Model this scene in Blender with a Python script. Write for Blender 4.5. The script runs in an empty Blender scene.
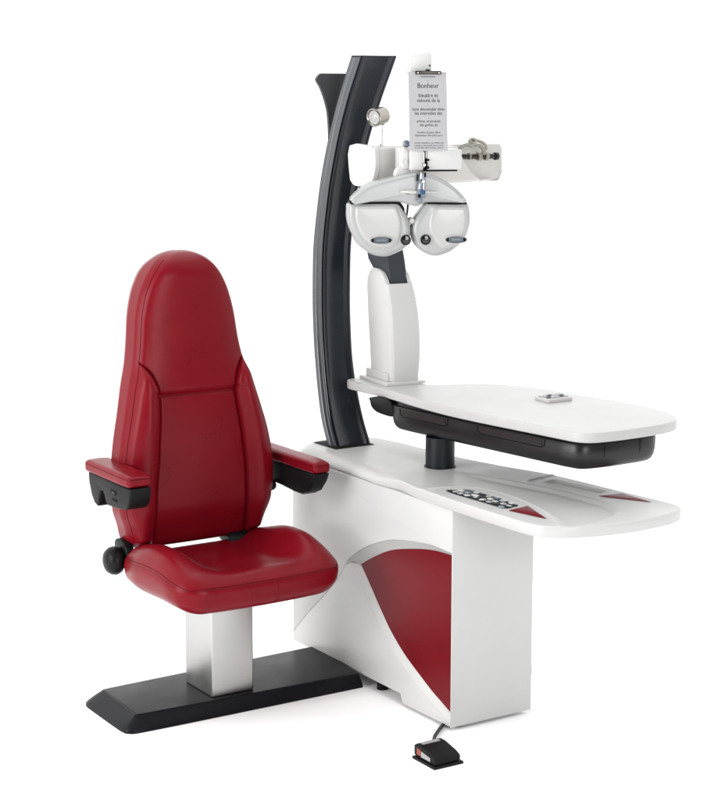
import bpy, bmesh, math, random
from mathutils import Vector, Matrix
random.seed(7)
C = bpy.context.scene.collection
SC = bpy.context.scene
PI = math.pi

# ------------------------------------------------------------------ helpers
def sm(a, b, x):
    if a == b: return float(x > a)
    t = max(0.0, min(1.0, (x - a) / (b - a)))
    return t * t * (3 - 2 * t)

def lerp(a, b, t): return a + (b - a) * t

def interp(tab, x):
    """piecewise smooth (monotone cubic-ish) table lookup; tab sorted by x"""
    if x <= tab[0][0]: return tab[0][1]
    if x >= tab[-1][0]: return tab[-1][1]
    n = len(tab)
    for i in range(n - 1):
        x0, y0 = tab[i]; x1, y1 = tab[i + 1]
        if x0 <= x <= x1:
            h = x1 - x0; d = (y1 - y0) / h
            def slope(k):
                if k == 0: return (tab[1][1] - tab[0][1]) / (tab[1][0] - tab[0][0])
                if k == n - 1: return (tab[-1][1] - tab[-2][1]) / (tab[-1][0] - tab[-2][0])
                a = (tab[k][1] - tab[k-1][1]) / (tab[k][0] - tab[k-1][0])
                b = (tab[k+1][1] - tab[k][1]) / (tab[k+1][0] - tab[k][0])
                return 0 if a * b <= 0 else 2 * a * b / (a + b)
            m0, m1 = slope(i), slope(i + 1)
            t = (x - x0) / h
            return ((2*t**3 - 3*t*t + 1) * y0 + (t**3 - 2*t*t + t) * h * m0 +
                    (-2*t**3 + 3*t*t) * y1 + (t**3 - t*t) * h * m1)

def catmull(pts, n=8, closed=True):
    P = [Vector(p) for p in pts]; out = []; L = len(P)
    for i in range(L if closed else L - 1):
        if closed: p0, p1, p2, p3 = P[i-1], P[i], P[(i+1) % L], P[(i+2) % L]
        else: p0, p1, p2, p3 = P[max(i-1, 0)], P[i], P[i+1], P[min(i+2, L-1)]
        for k in range(n):
            t = k / n
            out.append(0.5 * ((2*p1) + (p2-p0)*t + (2*p0-5*p1+4*p2-p3)*t*t + (3*p1-p0-3*p2+p3)*t**3))
    if not closed: out.append(P[-1].copy())
    return out

def area2(o): return 0.5 * sum(o[i][0]*o[(i+1) % len(o)][1] - o[(i+1) % len(o)][0]*o[i][1] for i in range(len(o)))

def ccw(o):
    o = [Vector((p[0], p[1])) for p in o]
    return o if area2(o) > 0 else o[::-1]

def offset(o, d):
    """offset a ccw 2D loop outward by d (number or list)"""
    n = len(o); out = []
    for i in range(n):
        a = (o[i] - o[i-1]); b = (o[(i+1) % n] - o[i])
        if a.length < 1e-9: a = b
        if b.length < 1e-9: b = a
        na = Vector((a.y, -a.x)).normalized(); nb = Vector((b.y, -b.x)).normalized()
        m = na + nb
        m = m / max(0.5, m.dot(na)) if m.length > 1e-6 else na
        dd = d[i] if isinstance(d, (list, tuple)) else d
        out.append(o[i] + m * dd)
    return out

def loft(bm, rings, cap0=True, cap1=True, M=None):
    vs = []
    for r in rings:
        vs.append([bm.verts.new((M @ Vector(p)) if M else Vector(p)) for p in r])
    for a, b in zip(vs[:-1], vs[1:]):
        n = len(a)
        for i in range(n):
            try: bm.faces.new((a[i], a[(i+1) % n], b[(i+1) % n], b[i]))
            except ValueError: pass
    if cap0: bm.faces.new(vs[0][::-1])
    if cap1: bm.faces.new(vs[-1])
    return vs

def round_rings(o, z0, z1, r0, r1, seg=4):
    """prism over ccw loop o between z0 and z1, edges rounded by r0 (bottom) and r1 (top)"""
    rings = []
    if r0 > 0:
        for k in range(seg + 1):
            a = PI/2 * k / seg
            rings.append([(p.x, p.y, z0 + r0 * (1 - math.sin(a))) for p in offset(o, -r0 * (1 - math.cos(a)))][:] if False else
                         [(p.x, p.y, z0 + r0 * (1 - math.cos(a))) for p in offset(o, -r0 * (1 - math.sin(a)))])
    else: rings.append([(p.x, p.y, z0) for p in o])
    if r1 > 0:
        for k in range(seg + 1):
            a = PI/2 * k / seg
            rings.append([(p.x, p.y, z1 - r1 * (1 - math.sin(a))) for p in offset(o, -r1 * (1 - math.cos(a)))])
    else: rings.append([(p.x, p.y, z1) for p in o])
    return rings

def prism(bm, o, z0, z1, r0=0.0, r1=0.0, seg=4, M=None):
    loft(bm, round_rings(ccw(o), z0, z1, r0, r1, seg), M=M)

def box(bm, x0, x1, y0, y1, z0, z1, r=0.0, seg=3, M=None):
    b = bmesh.new()
    bmesh.ops.create_cube(b, size=1)
    for v in b.verts:
        v.co = Vector((lerp(x0, x1, v.co.x + .5), lerp(y0, y1, v.co.y + .5), lerp(z0, z1, v.co.z + .5)))
    if r > 0: bmesh.ops.bevel(b, geom=list(b.edges), offset=r, segments=seg, profile=0.5, affect='EDGES')
    if M: b.transform(M)
    merge(bm, b)

def merge(bm, b):
    me = bpy.data.meshes.new('tmp'); b.to_mesh(me); b.free(); bm.from_mesh(me); bpy.data.meshes.remove(me)

def frame(d):
    d = Vector(d).normalized()
    u = Vector((0, 0, 1)) if abs(d.z) < .9 else Vector((0, 1, 0))
    x = u.cross(d).normalized(); y = d.cross(x)
    return d, x, y

def tube(bm, pts, r, n=10, cap=True, flat=1.0):
    P = [Vector(p) for p in pts]; rings = []; px = None
    for i, p in enumerate(P):
        d = (P[min(i+1, len(P)-1)] - P[max(i-1, 0)])
        d, x, y = frame(d)
        if px is not None:
            x = (px - d * px.dot(d)).normalized(); y = d.cross(x)
        px = x
        rr = r[i] if isinstance(r, (list, tuple)) else r
        rings.append([p + x * (rr * math.cos(2*PI*k/n)) + y * (rr * flat * math.sin(2*PI*k/n)) for k in range(n)])
    loft(bm, rings, cap, cap)

def lathe(bm, prof, p0, d, n=28):
    """prof: (distance along axis, radius)"""
    d, x, y = frame(d); p0 = Vector(p0)
    rings = [[p0 + d*a + x*(max(r, 1e-5)*math.cos(2*PI*k/n)) + y*(max(r, 1e-5)*math.sin(2*PI*k/n)) for k in range(n)] for a, r in prof]
    loft(bm, rings)

def extrude_poly(bm, pts3, vec, r=0.0, seg=2):
    b = bmesh.new()
    a = [b.verts.new(Vector(p)) for p in pts3]; c = [b.verts.new(Vector(p) + Vector(vec)) for p in pts3]
    n = len(a)
    for i in range(n): b.faces.new((a[i], a[(i+1) % n], c[(i+1) % n], c[i]))
    f0 = b.faces.new(a[::-1]); f1 = b.faces.new(c)
    bmesh.ops.recalc_face_normals(b, faces=b.faces)
    if r > 0:
        es = list(f0.edges) + list(f1.edges)
        bmesh.ops.bevel(b, geom=es, offset=r, segments=seg, profile=0.5, affect='EDGES', clamp_overlap=True)
    merge(bm, b)

ROOT = {}
def wloc(o):
    v = Vector(o.location)
    while o.parent: o = o.parent; v += Vector(o.location)
    return v

def obj(name, bm, m, parent=None, smooth=True, angle=40, clean=True):
    if clean:
        bmesh.ops.remove_doubles(bm, verts=bm.verts, dist=1e-6)
        bmesh.ops.recalc_face_normals(bm, faces=bm.faces)
    c = Vector((0, 0, 0))
    if bm.verts:
        lo = Vector([min(v.co[i] for v in bm.verts) for i in range(3)]); hi = Vector([max(v.co[i] for v in bm.verts) for i in range(3)])
        c = (lo + hi) / 2
    bm.transform(Matrix.Translation(-c))
    me = bpy.data.meshes.new(name); bm.to_mesh(me); bm.free()
    for p in me.polygons: p.use_smooth = smooth
    if smooth: me.set_sharp_from_angle(angle=math.radians(angle))
    me.materials.append(m)
    o = bpy.data.objects.new(name, me); C.objects.link(o)
    if parent:
        o.parent = parent; o.location = c - wloc(parent)
    else: o.location = c
    return o

def split_obj(name, bm, m, parent, **kw):
    """every loose island of bm becomes an object of its own"""
    bmesh.ops.remove_doubles(bm, verts=bm.verts, dist=1e-6)
    seen = set(); out = []
    bm.verts.index_update()
    for v in bm.verts:
        if v in seen: continue
        st, isl = [v], []
        seen.add(v)
        while st:
            a = st.pop(); isl.append(a)
            for e in a.link_edges:
                b = e.other_vert(a)
                if b not in seen: seen.add(b); st.append(b)
        nb = bmesh.new(); mp = {a: nb.verts.new(a.co) for a in isl}
        fs = set(f for a in isl for f in a.link_faces)
        for f in fs: nb.faces.new([mp[x] for x in f.verts])
        out.append(nb)
    bm.free()
    return [obj(name, nb, m, parent, **kw) for nb in out]

def thing(name, label, cat, loc):
    o = bpy.data.objects.new(name, None); C.objects.link(o)
    o.empty_display_size = .1
    o.location = loc; o['label'] = label; o['category'] = cat
    return o

# ------------------------------------------------------------------ materials
def mat(name, col, rough=.5, metal=0., spec=.5, bump=0., scale=200., coat=0., var=0., kind='noise', aniso=None, bdist=.002, wrinkle=0.):
    if name != 'white_floor': col = tuple(c * .87 for c in col); spec *= .87
    m = bpy.data.materials.new(name); m.use_nodes = True
    nt = m.node_tree; b = nt.nodes['Principled BSDF']
    b.inputs['Base Color'].default_value = (*col, 1); b.inputs['Roughness'].default_value = rough
    b.inputs['Metallic'].default_value = metal; b.inputs['Specular IOR Level'].default_value = spec
    b.inputs['Coat Weight'].default_value = coat
    tc = nt.nodes.new('ShaderNodeTexCoord'); src = tc.outputs['Object']
    if aniso:
        mp = nt.nodes.new('ShaderNodeMapping'); mp.inputs['Scale'].default_value = aniso
        nt.links.new(src, mp.inputs['Vector']); src = mp.outputs['Vector']
    if kind == 'voronoi':
        t = nt.nodes.new('ShaderNodeTexVoronoi'); t.feature = 'DISTANCE_TO_EDGE'; out = t.outputs['Distance']
    else:
        t = nt.nodes.new('ShaderNodeTexNoise'); t.inputs['Detail'].default_value = 4; out = t.outputs['Fac']
    t.inputs['Scale'].default_value = scale; nt.links.new(src, t.inputs['Vector'])
    if bump:
        if kind == 'voronoi':
            mr0 = nt.nodes.new('ShaderNodeMapRange'); mr0.inputs['From Max'].default_value = .18
            nt.links.new(out, mr0.inputs['Value']); out2 = mr0.outputs['Result']
        else: out2 = out
        bp = nt.nodes.new('ShaderNodeBump'); bp.inputs['Strength'].default_value = bump; bp.inputs['Distance'].default_value = bdist
        nt.links.new(out2, bp.inputs['Height']); nt.links.new(bp.outputs['Normal'], b.inputs['Normal'])
    if wrinkle:
        n3 = nt.nodes.new('ShaderNodeTexNoise'); n3.inputs['Scale'].default_value = 9; n3.inputs['Detail'].default_value = .5; n3.inputs['Distortion'].default_value = .3
        nt.links.new(tc.outputs['Object'], n3.inputs['Vector'])
        b3 = nt.nodes.new('ShaderNodeBump'); b3.inputs['Strength'].default_value = wrinkle; b3.inputs['Distance'].default_value = .012
        nt.links.new(n3.outputs['Fac'], b3.inputs['Height']); nt.links.new(b3.outputs['Normal'], bp.inputs['Normal'])
    # slow wear / gloss variation
    n2 = nt.nodes.new('ShaderNodeTexNoise'); n2.inputs['Scale'].default_value = 9; n2.inputs['Detail'].default_value = 5
    nt.links.new(tc.outputs['Object'], n2.inputs['Vector'])
    mr = nt.nodes.new('ShaderNodeMapRange')
    mr.inputs['From Min'].default_value = .3; mr.inputs['From Max'].default_value = .7
    mr.inputs['To Min'].default_value = rough * .88; mr.inputs['To Max'].default_value = min(1, rough * 1.14)
    nt.links.new(n2.outputs['Fac'], mr.inputs['Value']); nt.links.new(mr.outputs['Result'], b.inputs['Roughness'])
    if var:
        hsv = nt.nodes.new('ShaderNodeHueSaturation'); hsv.inputs['Color'].default_value = (*col, 1)
        mv = nt.nodes.new('ShaderNodeMapRange'); mv.inputs['From Min'].default_value = .3; mv.inputs['From Max'].default_value = .7
        mv.inputs['To Min'].default_value = 1 - var; mv.inputs['To Max'].default_value = 1 + var
        nt.links.new(n2.outputs['Fac'], mv.inputs['Value']); nt.links.new(mv.outputs['Result'], hsv.inputs['Value'])
        nt.links.new(hsv.outputs['Color'], b.inputs['Base Color'])
    return m

WHITE = mat('white_lacquer', (.60, .60, .59), .34, bump=.02, scale=350, var=.012)
LAMINATE = mat('white_laminate', (.55, .55, .54), .38, bump=.03, scale=420, var=.012)
PLASTIC = mat('white_plastic', (.62, .62, .605), .36, bump=.03, scale=500, var=.015)
SATIN = mat('satin_white_plastic', (.45, .45, .445), .24, bump=.03, scale=500, var=.015)
GREYP = mat('grey_plastic', (.385, .39, .39), .24, bump=.03, scale=500, var=.02)
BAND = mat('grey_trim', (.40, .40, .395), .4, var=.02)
IVORY = mat('ivory_plastic', (.58, .57, .54), .38, bump=.03, scale=400, var=.02)
LEATHER = mat('red_leather', (.180, .0034, .0098), .30, spec=.15, bump=.10, scale=430, kind='voronoi', var=.06, bdist=.0006, wrinkle=.06)
SEAM = mat('red_seam', (.070, .0018, .004), .6, spec=.1)
REDP = mat('red_panel_lacquer', (.150, .0038, .0085), .34, spec=.12, bump=.03, scale=600, var=.03)
REDT = mat('red_inlay', (.15, .004, .008), .4, spec=.12, var=.03)
BLACK = mat('black_plastic', (.007, .007, .008), .36, spec=.16, bump=.15, scale=900, var=.1, bdist=.0008)
BLACKR = mat('black_rough_plastic', (.008, .008, .009), .45, spec=.14, bump=.25, scale=700, var=.12, bdist=.001)
BASEB = mat('black_base_plastic', (.006, .0065, .008), .34, spec=.14, bump=.12, scale=600, var=.12, bdist=.001)
NAVY = mat('dark_blue_grey_enamel', (.0085, .0135, .021), .25, spec=.42, bump=.0, scale=300, var=.05)
RAIL = mat('rail_enamel_painted_sheen', (.045, .053, .063), .24, spec=.95, coat=.3)  # base colour lightened to stand in for reflections along the column's left strip
NAVYD = mat('dark_enamel', (.008, .011, .016), .42, spec=.3, bump=.02, scale=300, var=.05)
FIN = mat('grey_satin_enamel', (.058, .062, .067), .5, spec=.4, var=.03)
ARMG = mat('slate_enamel', (.032, .038, .045), .45, spec=.3, var=.03)
DRAW = mat('dark_drawer_plastic', (.009, .008, .0095), .34, spec=.45, bump=.08, scale=700, var=.08, bdist=.0008)
GAP = mat('black_gap', (.004, .004, .004), .7, spec=.2)
STEEL = mat('brushed_steel', (.55, .55, .54), .36, metal=1, bump=.16, scale=60, aniso=(14, 14, .35), var=.02)
CHROME = mat('polished_steel', (.62, .62, .63), .16, metal=1)
NICKEL = mat('satin_nickel', (.40, .375, .335), .26, metal=1)
PEWTER = mat('dark_pewter', (.055, .05, .045), .32, metal=1)
BLUEP = mat('blue_plastic', (.012, .075, .17), .3)
LBLUE = mat('grey_blue_metal', (.20, .225, .27), .3, metal=.3)
PANEL = mat('dark_keypad', (.014, .017, .022), .4, spec=.2)
LENSB = mat('dark_lens', (.006, .006, .007), .08, spec=.6)
BADGE = mat('slate_badge', (.06, .075, .095), .35)
BADGET = mat('badge_lettering', (.26, .30, .35), .4)
PAPER = mat('paper', (.43, .43, .445), .7, spec=.2, var=.008)
INK = mat('ink', (.02, .02, .022), .7, spec=.2)
INKL = mat('light_ink', (.20, .20, .205), .7, spec=.2)
LGLASS = mat('frosted_lens', (.40, .40, .39), .2)
RUBBER = mat('beige_rubber', (.30, .28, .235), .5, bump=.08, scale=300)
LABELW = mat('white_label', (.34, .34, .33), .5)
LABELR = mat('red_label', (.32, .05, .035), .5)
CABLE = mat('black_cable', (.015, .015, .016), .5)
FLOOR = mat('white_floor', (.96, .96, .96), 1.0, spec=0.0)

# ------------------------------------------------------------------ setting
bm = bmesh.new()
bmesh.ops.create_circle(bm, cap_ends=True, segments=96, radius=60)
fl = obj('floor', bm, FLOOR, smooth=False); fl['kind'] = 'structure'

# ================================================================== CHAIR
CXC = -.425
chair = thing('examination_chair', 'red leather high-backed examination chair with armrests on a black floor plate', 'chair', (-.443, .6, 0))

# floor plate: sloping skirt all round
def lo(x, y, z): return (x, y, z)
BO = ccw([(-.006, .463), (.060, .815), (-.775, .808), (-.804, .798), (-.816, .772), (-.818, .525), (-.814, .494), (-.792, .474)])
BT = ccw([(-.016, .470), (.045, .792), (-.752, .776), (-.764, .770), (-.768, .758), (-.776, .530), (-.778, .510), (-.766, .504)])
def dense(o):
    out = []
    for i, p in enumerate(o):
        q = o[(i + 1) % len(o)]
        for k in range(6): out.append(p.lerp(q, k / 6))
    for _ in range(2): out = [(out[i-1] + out[i] * 2 + out[(i+1) % len(out)]) / 4 if out[i].x < -.4 else out[i] for i in range(len(out))]
    return out
BO, BT = dense(BO), dense(BT)
rings = [[(p.x, p.y, 0) for p in BO], [(p.x, p.y, .006) for p in BO]]
for k in range(1, 7):
    t = k / 7; rings.append([(lerp(a.x, b_.x, t), lerp(a.y, b_.y, t), .006 + .036 * t ** .85) for a, b_ in zip(BO, BT)])
for k in range(5):
    a_ = PI/2 * k / 4; rings.append([(p.x, p.y, .0415 + .0045 * math.sin(a_)) for p in offset(BT, -.009 * (1 - math.cos(a_)))])
bm = bmesh.new(); loft(bm, rings)
obj('base_plate', bm, BASEB, chair, angle=60)

bm = bmesh.new(); box(bm, -.514, -.370, .516, .692, .045, .385, .006, 3)
obj('pedestal', bm, STEEL, chair)
bm = bmesh.new(); box(bm, -.60, -.25, .42, .80, .372, .392, .004, 2)
obj('seat_pan', bm, BLACK, chair)

# rounded box surface mapping for cushions
def cube_surface(n):
    """faces on the cube surface as point quads in [-1,1]^3"""
    vs = {}; faces = []
    def key(p): return tuple(int(round(c * 5000)) for c in p)
    nx, ny, nz = n
    def g(k, m): return -1 + 2 * k / m
    def addq(q):
        faces.append([key(p) for p in q])
        for p in q: vs[key(p)] = p
    for sgn in (-1, 1):
        for i in range(nx):
            for j in range(ny):
                addq([(g(i, nx), g(j, ny), sgn), (g(i+1, nx), g(j, ny), sgn), (g(i+1, nx), g(j+1, ny), sgn), (g(i, nx), g(j+1, ny), sgn)])
        for i in range(nx):
            for k in range(nz):
                addq([(g(i, nx), sgn, g(k, nz)), (g(i+1, nx), sgn, g(k, nz)), (g(i+1, nx), sgn, g(k+1, nz)), (g(i, nx), sgn, g(k+1, nz))])
        for j in range(ny):
            for k in range(nz):
                addq([(sgn, g(j, ny), g(k, nz)), (sgn, g(j+1, ny), g(k, nz)), (sgn, g(j+1, ny), g(k+1, nz)), (sgn, g(j, ny), g(k+1, nz))])
    return vs, faces

def rbox_map(p, h, r):
    q = Vector((p[0]*h[0], p[1]*h[1], p[2]*h[2]))
    i = Vector([max(-(h[k]-r[k]), min(h[k]-r[k], q[k])) for k in range(3)])
    d = q - i
    e = Vector([d[k] / r[k] for k in range(3)])
    L = e.length
    m = max(abs(c) for c in e)
    if L > 1e-9: e = e * (m / L)
    return i + Vector([e[k] * r[k] for k in range(3)])

def cushion(n, f):
    vs, faces = cube_surface(n); bm = bmesh.new()
    bv = {k: bm.verts.new(f(p)) for k, p in vs.items()}
    for q in faces:
        if len(set(q)) == 4:
            try: bm.faces.new([bv[k] for k in q])
            except ValueError: pass
    return bm

SH = (.287, .235, .052); SR = (.080, .062, .046); SCN = Vector((CXC + .010, .575, .420))
def seat_f(p):
    v = rbox_map(p, SH, SR)
    s = v.x / SH[0]; t = v.y / SH[1]          # t=-1 front
    w = max(0, (v.z + SH[2]) / (2 * SH[2]))
    # plan: front corners drawn in, sides belly out
    v.x *= 1 - .055 * sm(.45, 1.0, -t) ** 1.4 - .07 * sm(.3, 1, t)
    v.x *= 1 - .05 * (1 - w) ** 2
    v.y += (-.014 * (1 - s*s)) * sm(.2, 1, -t)
    v.y += .030 * (1 - w) * sm(.2, 1, -t) * 0.3
    # top relief: side bolsters rising rearward, sitting hollow between them
    ws = w ** 2
    b = sm(.34, .82, abs(s)) * sm(-1.05, -.15, t) * (1 - .80 * sm(.05, 1.0, t)) * (1 - .30 * sm(.84, 1.0, abs(s)))
    hollow = (1 - sm(.42, .72, abs(s))) * sm(-.98, -.2, t)
    v.z += ws * (.050 * b - (.022 - .012 * sm(.3, 1, t)) * hollow - .004 * sm(-.6, -1, t))
    v.z += ws * .006 * (1 - s*s) * (1 - t*t)
    # bottom edge of front slightly tucked
    v.z -= .012 * (1 - w) * sm(0, 1, -t) * (1 - .3*s*s)
    v.z -= .010 * (1 - w) * sm(-.7, .5, t) + .004 * (1 - w)
    return v + SCN
bm = cushion((96, 80, 22), seat_f)
seat = obj('seat', bm, LEATHER, chair, angle=180)
bm = bmesh.new()
path = [(-1, t, .60) for t in [x/20 for x in range(18, -21, -1)]] + [(s/24, -1, .60) for s in range(-24, 25)] + [(1, t/20, .60) for t in range(-20, 19)]
def out_seat(p, e):
    v = seat_f(p); c = Vector((SCN.x, SCN.y, v.z)); d = (v - c).normalized(); return v + d * e
tube(bm, [out_seat(p, -.0006) for p in path], .0013, 6)
tube(bm, [out_seat((p[0], p[1], .48), -.0009) for p in path], .0010, 6)
tube(bm, [out_seat((.10, -1, z/12), -.0006) for z in range(-11, 8)], .0010, 6)
obj('seam', bm, SEAM, seat)

# ---- backrest
HW = [(.468, .216), (.49, .228), (.53, .240), (.59, .261), (.665, .268), (.73, .264), (.80, .253), (.89, .231), (.97, .210), (1.04, .189),
      (1.10, .178), (1.18, .168), (1.25, .151), (1.30, .128), (1.325, .111), (1.345, .092), (1.358, .074), (1.367, .055), (1.3725, .037), (1.3752, .019), (1.376, .0)]
CXT = [(.47, -.420), (.70, -.419), (.80, -.424), (.97, -.433), (1.1, -.438), (1.38, -.442)]
HALF = [(.47, .160), (.65, .157), (.78, .146), (.945, .131), (1.0, .145), (1.055, .186), (1.08, .25)]
ZB, ZT, ZS = .468, 1.376, .945
def back_y0(z): return .752 + .020 * sm(.75, 1.37, z) - .012 * math.exp(-((z - .86) / .16) ** 2) + .02 * sm(.60, .47, z)
def back_relief(x, z):
    """forward bulge of the front skin, x relative to the centre line"""
    half = interp(HALF, z)
    d = abs(x) - half
    S = sm(0, .050, d) * (1 - sm(.99, 1.055, z))
    head = .009 * sm(ZS, ZS + .022, z)
    lumb = .006 * math.cos(min(1, abs(x) / .15) * PI / 2)
    hw_ = max(half + .004, interp(HW, z)); q_ = max(0, min(1, d / (hw_ - half)))
    base = lumb * (1 - S) + head * (1 - S) + (.013 * S + .028 * math.sin(PI * q_ ** .85) ** .8 * (1 - sm(.99, 1.055, z)) if q_ > 0 else 0)
    g = math.exp(-(d / .0036) ** 2) * (1 - sm(1.045, 1.06, z)) * .0085
    if abs(x) < half + .003: g = max(g, .0075 * math.exp(-((z - ZS) / .0040) ** 2))
    return base - g
NF, NS, NB = 200, 16, 26
def back_ring(u):
    # u in 0..1 bottom..top
    z = ZB + (ZT - ZB) * u
    hw = max(interp(HW, z), .0008); cx = interp(CXT, z)
    th = .142
    k = 1.0
    if z > 1.30:
        k = math.sqrt(max(0, 1 - ((z - 1.30) / (ZT - 1.30)) ** 2))
    if z < .488: k = .72 + .28 * math.sqrt(max(0, 1 - ((.488 - z) / .0205) ** 2))
    y0 = back_y0(z); ym = y0 + th * .45
    yf = ym - th * .45 * k; yb = ym + th * .55 * k
    rf = min(.016, hw * .5) ; rb = min(.052, hw * .6)
    rf = min(rf, (yb - yf) * .45); rb = min(rb, (yb - yf) * .5)
    pts = []
    crown = .012 * k; ye = min(yf + rf + .020 * k, yb - rb - .002)
    hf = min(interp(HALF, z), hw * .93)
    for i in range(NF + 1):
        q = i / NF * 2 - 1; aq = abs(q)
        x = hf * aq / .6 if aq <= .6 else lerp(hf, hw, (aq - .6) / .4)
        x = math.copysign(x, q)
        e = hw - abs(x); yy = 0
        if e < rf: yy = rf - math.sqrt(max(0, rf*rf - (rf - e) ** 2))
        s = x / hw
        rel = back_relief(x, z) * sm(0, .022, e) * sm(0, .35, k) * sm(.468, .50, z)
        pts.append((cx + x, yf + yy + .010 * k * s * s + .022 * k * abs(s) ** 5 - crown - rel, z))
    for i in range(1, NS):
        t = i / NS; pts.append((cx + hw, lerp(ye, yb - rb, t), z))
    for i in range(NB + 1):
        x = lerp(hw, -hw, i / NB); e = hw - abs(x); yy = 0
        if e < rb: yy = rb - math.sqrt(max(0, rb*rb - (rb - e) ** 2))
        pts.append((cx + x, yb - yy, z))
    for i in range(1, NS):
        t = i / NS; pts.append((cx - hw, lerp(yb - rb, ye, t), z))
    return pts
us = []
NR = 260
for i in range(NR + 1):
    a = i / NR
    us.append(a if a < .9 else .9 + .1 * math.sin((a - .9) / .1 * PI / 2))
us = sorted(set(us))
bm = bmesh.new(); loft(bm, [back_ring(u) for u in us])
back = obj('backrest', bm, LEATHER, chair, angle=70)
bm = bmesh.new()
for side in (0,):
    pts = []
    for i in range(80):
        z = lerp(.50, 1.352, i / 79); r = back_ring((z - ZB) / (ZT - ZB))
        hw = interp(HW, z); e = .010
        fr = r[:NF + 1] if side == 0 else r[:NF + 1][::-1]
        xe = fr[0][0] + (e if side == 0 else -e); p = Vector(fr[0])
        for a_, c_ in zip(fr[:-1], fr[1:]):
            if (a_[0] - xe) * (c_[0] - xe) <= 0:
                f_ = (xe - a_[0]) / (c_[0] - a_[0]) if c_[0] != a_[0] else 0
                p = Vector(a_).lerp(Vector(c_), f_); break
        pts.append(p + Vector((0, -.0002, 0)))
    tube(bm, pts, .0011, 6)
obj('seam', bm, SEAM, back)

# hinge covers and adjusting knobs below the backrest
bm = bmesh.new(); lathe(bm, [(0, .012), (.004, .030), (.014, .041), (.028, .045), (.044, .041), (.056, .031), (.062, .015), (.063, .0)][::-1] if False else
                        [(0, .0), (.001, .018), (.008, .033), (.020, .042), (.034, .045), (.048, .040), (.058, .028), (.062, .012), (.0625, 0)], (-.722, .815, .433), (1, 0, 0), 32)
obj('adjustment_knob', bm, BLACK, chair, angle=60)
for x0, x1 in ((-.668, -.640), (-.262, -.235)):
    bm = bmesh.new()
    prof = catmull([(.775, .445), (.81, .438), (.85, .450), (.862, .475), (.85, .492), (.82, .494), (.79, .486), (.772, .468)], 5)
    extrude_poly(bm, [(x0, p[0], p[1]) for p in prof], (x1 - x0, 0, 0), .006, 3)
    obj('recliner_hinge', bm, BLACK, chair, angle=50)
bm = bmesh.new()
prof = catmull([(.735, .455), (.77, .448), (.81, .452), (.825, .466), (.81, .480), (.77, .482), (.745, .473)], 5)
extrude_poly(bm, [(-.325, p[0], p[1]) for p in prof], (.075, 0, 0), .008, 3)
obj('hinge_cover', bm, BLACK, chair, angle=50)
# steel tie bar seen in the gap
# ---- armrests
def armrest(x0, x1, y0, y1, zt, prof, bx0, bx1, detail):
    bm = bmesh.new(); N_ = (20, 50, 10)
    def pad_f(p):
        v = rbox_map(p, ((x1-x0)/2, (y1-y0)/2, .018), (.013, .016, .010))
        t = p[1]; k = sm(-.55, -1, t)
        v.x *= 1 - .10 * k; v.z += .0025 * (1 - p[0]**2) * max(0, p[2]) - .003 * k * max(0, p[2])
        return v + Vector(((x0+x1)/2, (y0+y1)/2, zt - .018))
    arm = obj('armrest', cushion(N_, pad_f), LEATHER, chair, angle=180)
    bm = bmesh.new()
    P_ = [(-1, t/10, .45) for t in range(10, -11, -1)] + [(q/10, -1, .45) for q in range(-9, 11)] + [(1, t/10, .45) for t in range(-9, 11)]
    tube(bm, [pad_f(p) for p in P_], .0010, 6)
    obj('seam', bm, SEAM, arm)
    bm = bmesh.new()
    extrude_poly(bm, [(bx0, y, z) for y, z in prof], (bx1 - bx0, 0, 0), .006, 3)
    br = obj('armrest_bracket', bm, BLACKR, arm, angle=45)
    return arm, br
pl = [(.872, .708), (.868, .675), (.852, .640), (.832, .618), (.812, .612), (.800, .622), (.793, .645), (.784, .664), (.770, .668), (.758, .655), (.748, .636),
      (.735, .629), (.66, .633), (.61, .640), (.590, .654), (.578, .680), (.574, .708)]
arm, br = armrest(-.752, -.667, .575, .885, .745, pl, -.744, -.674, True)
bm = bmesh.new()
box(bm, -.7462, -.742, .672, .712, .672, .684, .0015, 2); box(bm, -.7465, -.742, .668, .700, .652, .658, .001, 2)
obj('latch', bm, GAP, arm)
bm = bmesh.new(); box(bm, -.7475, -.743, .678, .694, .675, .681, .001, 2)
obj('latch_button', bm, ARMG, arm)
pr = [(.90, .690), (.90, .640), (.84, .622), (.74, .618), (.66, .612), (.61, .612), (.575, .628), (.545, .662), (.530, .690)]
armrest(-.145, -.078, .528, .90, .726, pr, -.139, -.084, False)
bm = bmesh.new(); lathe(bm, [(0, 0), (.001, .012), (.012, .017), (.03, .017), (.038, .012), (.039, 0)], (-.165, .80, .607), (1, 0, 0), 20)
obj('armrest_knob', bm, BLACK, chair, angle=60)

# ================================================================== UNIT
unit = thing('ophthalmic_unit', 'white and red ophthalmic refraction console with curved dark column and swivelling instrument tray', 'eye exam unit', (.15, .45, 0))

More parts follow.
